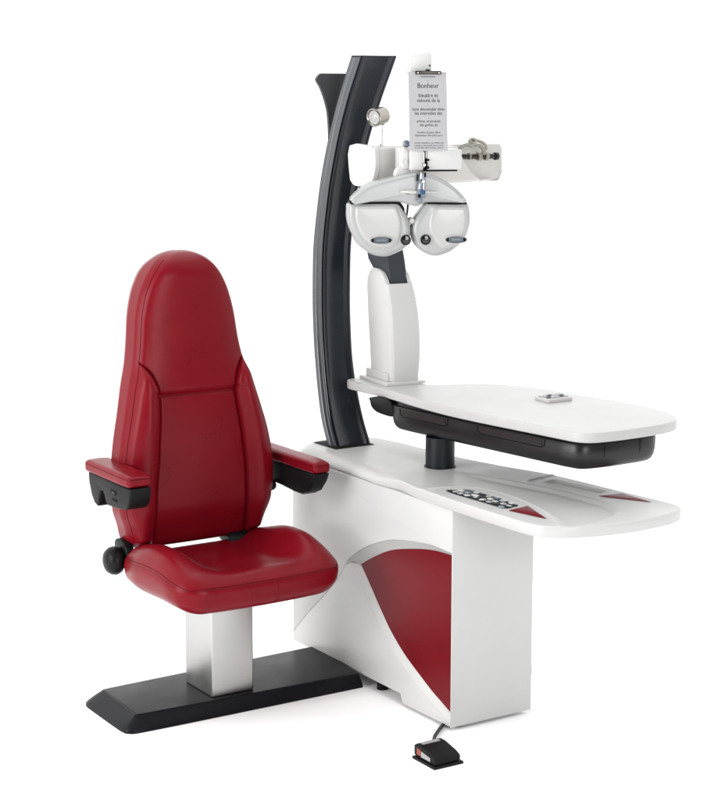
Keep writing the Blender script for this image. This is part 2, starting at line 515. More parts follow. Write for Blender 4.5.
# cabinet carcass (YZ outline with the step in the plinth)
bm = bmesh.new()
co = [(.903, .040), (.903, .667), (.0005, .667), (.0005, .012), (.252, .012), (.262, .040)]
extrude_poly(bm, [(.018, y, z) for y, z in co], (.270, 0, 0), .002, 2)
cab = obj('cabinet', bm, WHITE, unit)
bm = bmesh.new(); lathe(bm, [(0, .0045), (.0015, .0042), (.002, 0)], (.137, -.0045, .628), (0, -1, 0), 12)
obj('screw', bm, PEWTER, unit)
for z_ in (.12, .61):
    bm = bmesh.new(); box(bm, .2925, .3015, -.002, .016, z_, z_ + .03, .002, 2)
    obj('hinge_cover', bm, STEEL, unit)
bm = bmesh.new(); box(bm, .0, .297, -.004, .0, .010, .668, .0008, 2)
obj('end_panel', bm, mat('end_panel_lacquer', (.565, .565, .555), .36, bump=.02, scale=350, var=.012), unit)
bm = bmesh.new(); box(bm, .289, .301, .018, .04, .05, .60, .003, 2)
obj('rear_panel_edge', bm, WHITE, unit)

outer = [(0.0, .538), (.06, .5405), (.12, .540), (.235, .526), (.335, .505), (.461, .456), (.55, .402), (.580, .370), (.575, .358)]
arc_o = catmull([(y, z, 0) for y, z in outer[:-1]], 6, closed=False)
inner = [(0.0, .527), (.06, .5255), (.117, .521), (.211, .504), (.332, .473), (.433, .428), (.502, .390)]
arc_i = catmull([(y, z, 0) for y, z in inner], 6, closed=False)
lowred = [(.502, .390), (.466, .354), (.432, .318), (.385, .268), (.331, .216), (.260, .165), (.183, .124), (.09, .080), (0.0, .052)]
low_i = catmull([(y, z, 0) for y, z in lowred], 6, closed=False)
lowB = [(.545, .388), (.492, .341), (.453, .300), (.403, .247), (.347, .194), (.273, .143), (.193, .102), (.095, .057), (0.0, .028)]
low_o = catmull([(y, z, 0) for y, z in lowB], 6, closed=False)
tailA = catmull([(.580, .370, 0), (.62, .322, 0), (.715, .234, 0), (.80, .165, 0), (.87, .100, 0), (.903, .066, 0)], 5, closed=False)
tailB = catmull([(.545, .388, 0), (.612, .320, 0), (.7125, .2318, 0), (.798, .1635, 0), (.869, .0985, 0), (.903, .0645, 0)], 5, closed=False)
# upper side panel
bm = bmesh.new()
poly = [(p.x, p.y) for p in arc_o] + [(p.x, p.y) for p in tailA] + [(.903, .667), (0.0, .667)]
extrude_poly(bm, [(0, y, z) for y, z in poly], (.0175, 0, 0), .0016, 2)
obj('side_panel', bm, WHITE, unit)
bm = bmesh.new()
poly = [(p.x, p.y) for p in low_o] + [(0.0, .012), (.250, .010), (.262, .038), (.903, .038)] + [(p.x, p.y) for p in tailB[::-1]][:-1]
extrude_poly(bm, [(0, y, z) for y, z in poly], (.0175, 0, 0), .0016, 2)
obj('side_panel', bm, WHITE, unit)
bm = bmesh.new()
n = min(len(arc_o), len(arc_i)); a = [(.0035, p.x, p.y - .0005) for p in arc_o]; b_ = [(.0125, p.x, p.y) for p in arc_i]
def resample(P, n):
    P = [Vector(p) for p in P]; L = [0]
    for i in range(1, len(P)): L.append(L[-1] + (P[i]-P[i-1]).length)
    out = []
    for k in range(n):
        t = L[-1] * k / (n - 1); j = max(i for i in range(len(L)) if L[i] <= t + 1e-9); j = min(j, len(P) - 2)
        f = (t - L[j]) / max(1e-9, L[j+1] - L[j]); out.append(P[j].lerp(P[j+1], min(1, f)))
    return out
def strip(bm, A, B, th):
    A = resample(A, 60); B = resample(B, 60)
    for i in range(59):
        q = [bm.verts.new(v) for v in (A[i], A[i+1], B[i+1], B[i])]; bm.faces.new(q)
        q = [bm.verts.new(v + Vector((th, 0, 0))) for v in (A[i], A[i+1], B[i+1], B[i])]; bm.faces.new(q[::-1])
    for e in (0, 59):
        q = [bm.verts.new(v) for v in (A[e], B[e], B[e] + Vector((th, 0, 0)), A[e] + Vector((th, 0, 0)))]; bm.faces.new(q)
    for P in (A, B):
        for i in range(59):
            q = [bm.verts.new(v) for v in (P[i], P[i+1], P[i+1] + Vector((th, 0, 0)), P[i] + Vector((th, 0, 0)))]; bm.faces.new(q)
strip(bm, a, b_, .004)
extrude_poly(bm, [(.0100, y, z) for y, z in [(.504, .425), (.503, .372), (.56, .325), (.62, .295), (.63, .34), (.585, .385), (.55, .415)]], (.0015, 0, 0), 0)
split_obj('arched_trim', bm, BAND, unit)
bm = bmesh.new(); strip(bm, [(.0022, p.x, p.y + .0008) for p in tailA], [(.0016, p.x, p.y - .0008) for p in tailB], .004)
obj('joint_strip', bm, WHITE, unit)
bm = bmesh.new()
strip(bm, [(.0012, p.x, p.y) for p in low_o], [(.0125, p.x, p.y) for p in low_i], .004)
obj('bevelled_edge', bm, PLASTIC, unit)
bm = bmesh.new()
poly = [(p.x, p.y) for p in arc_i] + [(p.x, p.y) for p in low_i][1:]
extrude_poly(bm, [(.0118, y + .0, z) for y, z in poly], (.005, 0, 0), 0)
for v in bm.verts:
    if v.co.y < .03: v.co.x -= .0085 * (1 - max(0, v.co.y) / .03)
obj('red_panel', bm, REDP, unit)
bm = bmesh.new()
lathe(bm, [(0, .022), (.012, .022), (.013, .016)], (.045, .035, 0), (0, 0, 1), 20)
obj('levelling_foot', bm, BLACK, unit)
bm = bmesh.new()
lathe(bm, [(0, .018), (.04, .018), (.041, .012)], (.04, .42, 0), (0, 0, 1), 20)
obj('levelling_foot', bm, BLACK, unit)

# ---- countertop : loft of stations across y with a sculpted upper face
XN = [(-.478, .27), (-.472, .205), (-.461, .150), (-.442, .090), (-.413, .043), (-.382, .016), (-.33, .003), (-.22, -.001), (-.01, -.004), (.166, .002), (.30, .020), (.394, .043), (.524, .052), (.70, .052), (.86, .052), (.90, .075), (.94, .125), (.953, .15)]
XF = [(-.478, .29), (-.472, .36), (-.463, .415), (-.445, .458), (-.429, .477), (-.395, .490), (-.2, .474), (.099, .448), (.285, .400), (.478, .362), (.70, .345), (.86, .325), (.91, .295), (.94, .23), (.953, .18)]
ZC, TH = .700, .033
XFD = [(-.44, .16), (-.426, .20), (-.40, .275), (-.35, .325), (-.241, .347), (-.078, .335), (.071, .304), (.272, .252), (.40, .21), (.60, .16)]
ISL = [Vector((p.x, p.y)) for p in catmull([(-.03, .150), (.02, .150), (.075, .138), (.128, .108), (.158, .05), (.168, -.02), (.164, -.10), (.148, -.20), (.120, -.295), (.085, -.375), (.05, -.43), (-.03, -.46)], 6)]
def isl_sd(x, y):
    """signed distance to the control island outline (outside positive)"""
    best = 9; ins = False; n = len(ISL)
    for i in range(n):
        a, b = ISL[i], ISL[(i+1) % n]; ex, ey = b.x-a.x, b.y-a.y
        t = max(0, min(1, ((x-a.x)*ex + (y-a.y)*ey) / (ex*ex + ey*ey + 1e-12)))
        d = (x-a.x-ex*t)**2 + (y-a.y-ey*t)**2
        if d < best: best = d
        if (a.y > y) != (b.y > y) and x < ex * (y-a.y) / ey + a.x: ins = not ins
    d = math.sqrt(best)
    return -d if ins else d
def quad_sd(x, y, q):
    """signed distance-ish to convex polygon (inside positive)"""
    d = 9
    n = len(q)
    for i in range(n):
        ax, ay = q[i]; bx, by = q[(i+1) % n]
        L = math.hypot(bx-ax, by-ay)
        d = min(d, ((bx-ax)*(y-ay) - (by-ay)*(x-ax)) / L)
    return d
SLOT = [tuple(p) for p in ccw([(.362, .033), (.408, .037), (.436, -.165), (.385, -.176)])]
RIB = [tuple(p) for p in ccw([(.335, .070), (.447, .090), (.447, .099), (.335, .079)])]
def dz_counter(x, y):
    isd = isl_sd(x, y) if x < .25 and y < .22 else .1
    d = sm(0, .028, interp(XFD, y) - x) * sm(0, .020, isd) * (1 - sm(.10, .42, y)) * sm(-.455, -.41, y)
    z = -.010 * d + .0035 * math.exp(-((isd + .004) / .006) ** 2) * sm(.012, .03, x)
    if x > .30:
        z -= .0055 * sm(-.002, .004, quad_sd(x, y, SLOT))
        z += .0012 * math.exp(-((quad_sd(x, y, SLOT) + .006) / .004) ** 2)
        z += .004 * sm(-.004, .003, quad_sd(x, y, RIB))
    return z
ys = []
NY = 260
for i in range(NY + 1):
    t = i / NY
    if t < .14: y = -.478 + .098 * (1 - math.cos(t / .14 * PI / 2))
    elif t > .93: y = .86 + .093 * math.sin((t - .93) / .07 * PI / 2)
    else: y = lerp(-.38, .86, (t - .14) / .79)
    ys.append(y)
NX = 110
bm = bmesh.new(); grid = []
for y in ys:
    a, b_ = interp(XN, y), interp(XF, y)
    if b_ < a + .004: m_ = (a + b_)/2; a, b_ = m_ - .002, m_ + .002
    grid.append([bm.verts.new((lerp(a, b_, j / NX), y, ZC + dz_counter(lerp(a, b_, j / NX), y))) for j in range(NX + 1)])
for i in range(NY):
    for j in range(NX): bm.faces.new((grid[i][j], grid[i][j+1], grid[i+1][j+1], grid[i+1][j]))
loop = [grid[0][j] for j in range(NX + 1)] + [grid[i][NX] for i in range(1, NY + 1)] + [grid[NY][j] for j in range(NX - 1, -1, -1)] + [grid[i][0] for i in range(NY - 1, 0, -1)]
L2 = [Vector((v.co.x, v.co.y)) for v in loop]
def smooth_dirs(o):
    n = len(o); N = []
    for i in range(n):
        a = o[i] - o[i-3]; b_ = o[(i+3) % n] - o[i]; t = (a + b_)
        N.append(Vector((t.y, -t.x)).normalized())
    return N
ND = smooth_dirs(L2)
def ew(p):
    return .005 + .040 * sm(.27, .40, p.y) * sm(.30, .10, p.x)
def ew_old(p):  # edge width: broad sloping fascia on the chair side at the back, crisp lip in front
    return .006 + .040 * sm(.22, .42, p.y) * sm(.30, .10, p.x)
prev = loop; zl = [v.co.z for v in loop]
rings = []
for f, g in ((.35, .05), (.7, .20), (.93, .52), (1.0, .8 if False else 1.0)):
    pass
def addring(fo, zfun):
    return [bm.verts.new((p.x + d.x * fo(p), p.y + d.y * fo(p), zfun(p))) for p, d in zip(L2, ND)]
def k_(p): return ew(p)
rs = [addring(lambda p: .30 * ew(p), lambda p: ZC - .0006 - .06 * (ew(p) - .006)),
      addring(lambda p: .72 * ew(p), lambda p: ZC - .0022 - .24 * (ew(p) - .006)),
      addring(lambda p: 1.0 * ew(p), lambda p: ZC - .006 - .44 * (ew(p) - .006)),
      addring(lambda p: 1.0 * ew(p), lambda p: ZC - TH + .003),
      addring(lambda p: 1.0 * ew(p) - .003, lambda p: ZC - TH)]
for r in rs:
    n = len(r)
    for i in range(n):
        bm.faces.new((prev[i], r[i], r[(i+1) % n], prev[(i+1) % n]))
    prev = r
bm.faces.new(prev[::-1])
top_ = obj('countertop', bm, LAMINATE, unit, angle=50)

def plate(name, pts, z, th, m, parent, r=.0006, smooth_n=0):
    bm = bmesh.new()
    o = catmull(pts, smooth_n) if smooth_n else [Vector(p) for p in pts]
    prism(bm, o, z, z + th, 0, r, 2)
    return obj(name, bm, m, parent)
# control panel on the counter's near island
KP = [(.042, .085), (.075, .080), (.108, .060), (.113, -.04), (.106, -.150), (.080, -.178), (.052, -.172), (.045, -.06)]
panel = plate('control_panel', KP, ZC + .0012, .0012, PANEL, top_, .0005, 5)
kr = random.Random(21)
for row in range(8):
    for colm in range(3):
        y = lerp(.066, -.160, row / 7) + kr.uniform(-.004, .004) - colm * .006
        x = lerp(.0555, .0985, colm / 2) + kr.uniform(-.003, .003) + (.004 if 2 < row < 7 else 0)
        if row == 0 and colm == 2: continue
        a, b_ = kr.uniform(.0075, .0105), kr.uniform(.0100, .0145)
        bm = bmesh.new(); nn = kr.choice((4, 5, 6, 6)); ph_ = kr.uniform(0, 6)
        o = [(x + a * kr.uniform(.8, 1.15) * math.cos(2*PI*t/nn + ph_), y + b_ * kr.uniform(.8, 1.15) * math.sin(2*PI*t/nn + ph_)) for t in range(nn)]
        prism(bm, o, ZC + .0022, ZC + .0038, 0, .0007, 2)
        m_ = kr.choice((SATIN, SATIN, PLASTIC, PLASTIC, BADGET, GREYP, PANEL))
        if (row, colm) == (4, 2): m_ = BLUEP
        obj('key', bm, m_, panel)
plate('red_inlay', [(.046, -.205), (.123, -.192), (.073, -.338)], ZC + .0012, .0012, REDT, top_)
plate('red_inlay', [(.376, -.203), (.454, -.214), (.450, -.340)], ZC + .0008, .0012, REDT, top_)

# ---- curved column
YF = [(.700, .806), (.78, .846), (.86, .870), (.944, .888), (1.04, .901), (1.175, .908), (1.31, .905), (1.51, .870), (1.705, .803), (1.83, .742), (1.962, .662)]
def col_sec(z, u):
    fl_ = .010 * sm(1.5, 1.96, z) + .008 * sm(1.0, .70, z)
    w = .116 + fl_
    bev = .018 + .014 * sm(.95, .70, z)
    x0 = .110
    P = [(0, .036), (0, .030), (.002, .026), (.011, .004), (.013, .001), (.016, .004), (.019, .005), (.0205, .002), (.0235, .0005), (.026, .002),
         (.026 + bev * .6, .009), (.026 + bev, .0125), (w * .62, .0155), (w - .012, .0115), (w - .004, .004), (w - .002, .001), (w + .004, .0), (w + .010, .003), (w + .012, .010),
         (w + .012, .040), (w + .004, .050), (w - .02, .082), (.045, .082), (.010, .042)]
    sk = -.016 * sm(1.4, 1.96, z) - .018 * sm(1.0, .7, z)
    return [(x0 + px, interp(YF, z) + .006 + py + sk * (px / .12 - .5), z) for px, py in P]
bm = bmesh.new()
loft(bm, [col_sec(lerp(.699, 1.962, i / 60), 0) for i in range(61)])
col = obj('column', bm, NAVY, unit, angle=28)
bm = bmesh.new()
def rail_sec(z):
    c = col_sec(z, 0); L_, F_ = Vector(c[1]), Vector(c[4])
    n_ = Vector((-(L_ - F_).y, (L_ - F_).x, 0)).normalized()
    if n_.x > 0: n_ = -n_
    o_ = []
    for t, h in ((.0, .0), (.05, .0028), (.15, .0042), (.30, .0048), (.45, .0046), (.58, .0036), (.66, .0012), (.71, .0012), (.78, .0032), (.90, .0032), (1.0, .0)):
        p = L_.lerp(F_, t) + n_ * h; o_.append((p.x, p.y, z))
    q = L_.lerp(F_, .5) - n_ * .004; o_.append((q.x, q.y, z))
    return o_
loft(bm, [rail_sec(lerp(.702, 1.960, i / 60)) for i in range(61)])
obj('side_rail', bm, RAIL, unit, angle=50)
bm = bmesh.new()
s = col_sec(1.962, 0)
loft(bm, [[(x, y, 1.9622) for x, y, z in s], [(x, y, 1.9655) for x, y, z in s]])
obj('column_cap', bm, NAVYD, col)
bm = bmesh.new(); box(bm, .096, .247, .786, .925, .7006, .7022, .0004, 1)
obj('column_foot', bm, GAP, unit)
# rear reflector head behind the column
bm = bmesh.new()
def fin_x(z): return interp([(1.60, .250), (1.66, .212), (1.70, .196), (1.75, .184), (1.79, .174), (1.83, .157), (1.87, .131), (1.893, .110), (1.905, .108)], z)
rings = []
for i in range(40):
    z = lerp(1.60, 1.912, i / 39)
    xl = fin_x(z) - .034 + (.012 * sm(1.898, 1.912, z)); y = interp(YF, z) + .118 + .04 * sm(1.7, 1.9, z)
    t = .012
    rings.append([(xl, y + t, z), (xl - .003, y + t * .5, z), (xl, y, z), (.285, y - .012, z), (.285, y + t - .012, z)])
loft(bm, rings); obj('rear_lamp_head', bm, FIN, unit, angle=40)

# ---- post, tray, drawers
bm = bmesh.new()
lathe(bm, [(.0, .050), (.003, .050), (.0035, .0455), (.0952, .0455)], (.232, .388, .700), (0, 0, 1), 40)
obj('tray_post', bm, NAVYD, unit)
TRAY = [(.162, .758), (.162, .746), (.166, .680), (.170, .620), (.165, .530), (.156, .440), (.151, .330), (.152, .200), (.168, .030), (.188, -.120), (.203, -.245), (.212, -.292), (.234, -.321), (.28, -.334),
        (.36, -.338), (.47, -.333), (.535, -.321), (.580, -.298), (.618, -.250), (.645, -.18), (.655, -.10), (.650, -.01), (.638, .08), (.622, .20), (.598, .33), (.558, .44), (.50, .515), (.42, .560),
        (.352, .590), (.335, .62), (.345, .80), (.33, .83), (.20, .845), (.165, .82)]
TO = catmull(TRAY, 5)
ZTR = .920
bm = bmesh.new(); prism(bm, TO, ZTR - .029, ZTR, .004, .005, 4)
tray = obj('instrument_tray', bm, mat('tray_laminate', (.485, .485, .475), .36, bump=.03, scale=420, var=.012), unit, angle=50)
DR = [(.172, .560), (.170, .50), (.180, .40), (.200, .20), (.222, .0), (.238, -.15), (.246, -.205), (.262, -.245), (.30, -.264), (.38, -.272), (.50, -.267), (.548, -.247), (.572, -.20), (.582, -.10), (.577, .05), (.56, .20), (.54, .33), (.48, .43), (.38, .515), (.28, .575), (.20, .590)]
DO = ccw(catmull(DR, 5))
rings = []
for dz, off in ((0, -.012), (-.0155, -.012), (-.0158, -.002), (-.0175, .0), (-.055, -.001), (-.072, -.004), (-.084, -.010), (-.091, -.018), (-.094, -.029)):
    rings.append([(p.x, p.y, .8895 + dz) for p in offset(DO, off)])
bm = bmesh.new(); loft(bm, rings)
body = obj('drawer_housing', bm, DRAW, unit, angle=60)
# two drawer fronts let into the long face: dark U-shaped gaps and pull lips
def face_pt(t, z):   # along near face, t = y
    tab = sorted([(p.y, p.x) for p in offset(DO, 0) if p.x < .245 and -.19 < p.y < .555])
    off = interp([(.80, -.05), (.8175, -.008), (.8345, -.002), (.872, 0)], z)
    x = interp(tab, t); return Vector((x - off - .0004, t, z))
for y0, y1, in ((.520, .290), (.160, -.125)):
    bm = bmesh.new()
    pts = [face_pt(y0, .870)] + [face_pt(y0 - .002, z) for z in (.862, .852)] + [face_pt(lerp(y0, y1, k / 14), .845) for k in range(1, 14)] + [face_pt(y1 + .002, z) for z in (.852, .862)] + [face_pt(y1, .870)]
    tube(bm, pts, .0019, 6)
    g = obj('drawer_front', bm, GAP, body)
    bm = bmesh.new()
    q = [face_pt(lerp(y0 - .012, y1 + .012, k / 12), .868) for k in range(13)] + [face_pt(lerp(y1 + .012, y0 - .012, k / 12), .850) for k in range(13)]
    bm2 = bmesh.new()
    A = [v + Vector((-.0010, 0, 0)) for v in q[:13]]; B = [v + Vector((-.0010, 0, 0)) for v in q[13:][::-1]]
    strip(bm, A, B, .004)
    obj('drawer_panel', bm, mat('drawer_panel_plastic', (.020, .013, .014), .45, spec=.3), body, angle=30)
bm = bmesh.new()
for (x, y) in ((.335, -.2695), (.468, -.2700)):
    tube(bm, [(x, y - .0008, .871), (x, y + .0012, .8345), (x, y + .007, .8175), (x, y + .018, .8055)], .0011, 6)
split_obj('panel_joint', bm, GAP, body)
# cable hook curling out from beneath the tray's rear corner
bm = bmesh.new()
hk = catmull([(.640, .8910), (.641, .878), (.636, .860), (.622, .846), (.600, .838), (.575, .834), (.570, .850), (.585, .8900)], 6)
extrude_poly(bm, [(.138 + (.635 - p[0]) * .62, p[0], p[1]) for p in hk], (.05, .012, 0), .004, 3)
obj('tray_bracket', bm, BLACK, unit, angle=60)

# ---- white instrument upright on the tray, slate arm rising out of it
UM = Matrix.Translation((.280, .645, ZTR)) @ Matrix.Rotation(math.radians(-6), 4, 'Z')
bm = bmesh.new()
fo = catmull([(-.075, -.008), (-.07, -.013), (.06, -.013), (.066, -.008), (.066, .16), (-.075, .16)], 4)
prism(bm, [(-.078, -.010), (.064, -.010), (.064, .185), (-.078, .185)], .0004, .010, 0, .003, 3, M=UM)
prism(bm, [(-.060, .02), (.052, .02), (.052, .172), (-.060, .172)], .0104, .036, 0, .004, 3, M=UM)
obj('upright_base', bm, PLASTIC, unit)
def up_sec(h):
    t = h / .335
    xl = interp([(0, -.050), (.3, -.053), (.6, -.058), (1, -.062)], t); xr = interp([(0, .043), (.35, .047), (.6, .044), (1, .031)], t)
    yf = interp([(0, 0), (.3, -.006), (.6, -.004), (.85, .008), (1, .022)], t); yb = .155 + .010 * t
    return xl, xr, yf, yb
def up_ring(h):
    xl, xr, yf, yb = up_sec(h); r = .007
    o = []
    for cx_, cy_, a0 in ((xl + r, yf + r, PI), (xr - r, yf + r, 1.5 * PI), (xr - r * 2, yb - r * 2, 0), (xl + r * 2, yb - r * 2, .5 * PI)):
        rr = r if cy_ < .06 else r * 2
        for k in range(5): o.append((cx_ + rr * math.cos(a0 + k * PI / 8), cy_ + rr * math.sin(a0 + k * PI / 8), h))
    return o
bm = bmesh.new()
loft(bm, [up_ring(.010 + (.326 - .010) * i / 30) for i in range(31)], M=UM)
up = obj('instrument_upright', bm, WHITE, unit, angle=45)
bm = bmesh.new()
for sx in (0, 1):   # side cheeks that rise past the front
    rings = []
    N = 30
    for i in range(N + 1):
        h = .012 + .360 * (1 - math.cos(i / N * PI / 2)) if False else .012 + .360 * math.sin(i / N * PI / 2)
        xl, xr, yf, yb = up_sec(min(h, .335))
        k = max(.0004, 1 - (max(0, h - .290) / .0823) ** 2.6) ** (1 / 2.2)
        ym = .105; y0 = ym - (ym - (yf + .004)) * k; y1 = ym + (yb - .008 - ym) * k
        xo, xi = (xl - .003, xl + .013) if sx == 0 else (xr + .003, xr - .013)
        if sx == 0 and h > .3: xo += .004 * (1 - k); xi -= .002 * (1 - k)
        rings.append([(xo, y0 + .006, h), (xo + (.003 if sx == 0 else -.003), y0, h), (xi, y0, h), (xi, y1, h), (xo, y1, h)])
    loft(bm, rings, M=UM)
split_obj('cheek', bm, WHITE, up, angle=50)
bm = bmesh.new()
rings = []
for i in range(13):
    t = i / 12; h = lerp(.25, .705, t)
    xs = interp([(0, 0), (.2, -.002), (.5, -.024), (1, -.062)], t)
    w = interp([(0, .038), (.3, .041), (1, .037)], t)
    lo_ = .028 * sm(.335, .40, h)
    rings.append([(xs - w - lo_, .120, h), (xs - w - .006 * sm(.3, .36, h), .036, h), (xs - w + .004 - .006 * sm(.3, .36, h), .032, h), (xs + w - .026, .032, h), (xs + w - .022, .036, h), (xs + w - .022, .120, h)])
loft(bm, rings, M=UM)
obj('riser_arm', bm, ARMG, unit, angle=35)

# ---- instrument arm housing at the top
BX0, BX1 = .108, .668
def box_sec(x):
    t = sm(.42, .60, x)
    zc = 1.6845 if x < .408 else max(1.569, 1.567 + .118 * math.exp(-(x - .408) / .050) - .02 * sm(.5, .6, x) * 0)
    e = sm(BX0, BX0 + .006, x) * .004 + sm(BX1, BX1 - .012, x) * .010 - .014
    yf, yb = lerp(.548, .640, sm(.47, .655, x)), .695
    zb, zt = 1.566 - e * .8, 1.6865 + e * .5
    zb += .030 * (1 - math.sqrt(max(0, 1 - sm(BX1 - .030, BX1, x) ** 2))) * .6
    zt -= .012 * (1 - math.sqrt(max(0, 1 - max(0, (x - BX1 + .012) / .012) ** 2)))
    ztf = max(zb + .006, min(zt, zc))
    P = [(yb + e * .5, zt), (yb + e * .5, zb + .030), (yb - .010, zb + .010), (yb - .032, zb), (yf + .060, zb), (yf + .030, zb + .008)]
    # front curve from the belly up to the cut height
    for k in range(1, 9):
        z = lerp(zb + .008, ztf - .004, k / 8); hh = (z - zb) / (1.6865 - 1.566)
        P.append((yf + .030 * (1 - min(1, hh * 1.5)) ** 2 + .006 * hh ** 3 - e * .4, z))
    zi = ztf
    P.append((P[-1][0] + .004, ztf))
    yin = lerp(P[-1][0] + .010, .662, sm(.405, .415, x))
    P += [(yin - .002, zi), (yin, lerp(zi, zt, .03)), (yin + .001, zt - .002), (yin + .004, zt)]
    return [(x, y, z) for y, z in P]
bm = bmesh.new()
xs = [BX0 + .006 * (k / 4) for k in range(4)] + [lerp(BX0 + .006, BX1 - .012, k / 70) for k in range(71)] + [BX1 - .012 + .012 * k / 5 for k in range(1, 6)]
loft(bm, [box_sec(x) for x in xs])
hous = obj('arm_housing', bm, IVORY, unit, angle=45)
bm = bmesh.new()
ec = [(p[1], p[2]) for p in box_sec(BX0 + .02)]
ec = [tuple(v) for v in offset(ccw(catmull(ec, 3)), .0015)]
extrude_poly(bm, [(BX0 - .014, p[0], p[1]) for p in ec], (.0135, 0, 0), .004, 3)
obj('end_cap', bm, PLASTIC, hous, angle=50)
# rod lying in the open trough with rubber clamps and a looped strap
bm = bmesh.new(); tube(bm, [(.40, .610, 1.650), (.600, .610, 1.648)], .0085, 18)
obj('rail', bm, PEWTER, hous)
bm = bmesh.new(); lathe(bm, [(0, .0085), (.0005, .0125), (.012, .0125), (.0125, .006)], (.597, .610, 1.648), (1, 0, 0), 20)
obj('rail_end', bm, PEWTER, hous)
bm = bmesh.new()
lathe(bm, [(0, .0088), (.0005, .0115), (.005, .0115), (.0055, .0088)], (.492, .610, 1.6495), (1, 0, 0), 20)
for x in (.527, .556): lathe(bm, [(0, .009), (.001, .0135), (.012, .014), (.013, .009)], (x, .610, 1.649), (1, 0, 0), 20)
split_obj('clamp', bm, RUBBER, hous, angle=50)
bm = bmesh.new()
st = catmull([(.450, .60, 1.672), (.452, .592, 1.682), (.468, .585, 1.688), (.488, .586, 1.684), (.505, .592, 1.692), (.512, .60, 1.700), (.500, .605, 1.703), (.488, .60, 1.698), (.500, .590, 1.688), (.522, .588, 1.684), (.540, .592, 1.668), (.545, .600, 1.656)], 6, closed=False)
tube(bm, st, .0072, 12, flat=.6)
st = catmull([(.548, .600, 1.662), (.552, .594, 1.676), (.540, .590, 1.690), (.522, .594, 1.698), (.508, .60, 1.700)], 6, closed=False)
tube(bm, st, .0064, 12, flat=.6)
split_obj('strap', bm, RUBBER, hous, angle=60)

# ---- reading lamp on its stem above the housing
ld = Vector((-.955, -.30, -.16)).normalized()
lc = Vector((.150, .615, 1.779))
bm = bmesh.new()
lathe(bm, [(-.026, 0), (-.0255, .022), (-.022, .0265), (.020, .0285), (.026, .0285), (.028, .026), (.026, .0235), (.022, .022), (.0215, 0)], lc, ld, 36)
lamp = obj('reading_lamp', bm, NICKEL, unit, angle=35)
bm = bmesh.new(); lathe(bm, [(.0215, .0), (.0216, .0215), (.024, .021), (.0245, .014), (.023, .012), (.0245, .007), (.0262, 0)], lc, ld, 28)
obj('lens', bm, LGLASS, lamp, angle=25)
bm = bmesh.new()
lathe(bm, [(0, .0048), (.045, .0048), (.046, .0058), (.050, .0058), (.051, .0048), (.085, .0048)], (.1625, .620, 1.686), (0, 0, 1), 14)
obj('stem', bm, CHROME, lamp)
bm = bmesh.new(); box(bm, .155, .170, .612, .628, 1.752, 1.766, .002, 2)
obj('swivel', bm, BLACK, lamp)

# ================================================================== PHOROPTER
PH = Vector((.128, .420, 1.485)); PS = 1 / 327.5
phor = thing('phoropter', 'pale grey twin-pod phoropter hanging from the white instrument arm', 'phoropter', PH)
PM = Matrix.Translation(PH) @ Matrix.Rotation(math.radians(-26.5), 4, 'Z')
def px(x, y): return ((x - 408) * PS, (215 - y) * PS * .98)       # drawing units of this instrument -> metres
def Zm(pts): return [px(340 + a / 5.08, 170 + b / 5.08) for a, b in pts]
def pillow(bm, o2, yf, yb, r, dome=.0, inner=.0, seg=7, rb=None):
    """o2 in local (x,z); front at yf (towards -y) rounded by r and domed; back at yb"""
    o = ccw(o2); rb = rb or r * .6
    cx_ = sum(p.x for p in o) / len(o); cz_ = sum(p.y for p in o) / len(o)
    rings = []
    for k in range(4):
        a = PI/2 * k / 3
        rings.append([(p.x, yb - rb * (1 - math.cos(a)), p.y) for p in offset(o, -rb * (1 - math.sin(a)))])
    for k in range(seg + 1):
        a = PI/2 * k / seg
        rings.append([(p.x, yf + r * (1 - math.sin(a)), p.y) for p in offset(o, -r * (1 - math.cos(a)))])
    base = offset(o, -r)
    for k in range(1, 10):
        t = k / 10
        rings.append([(lerp(p.x, cx_, t), yf - dome * (1 - (1 - t) ** 2), lerp(p.y, cz_, t)) for p in base])
    loft(bm, rings, M=PM)
def lobes(pts, n=6): return catmull(Zm(pts), n)

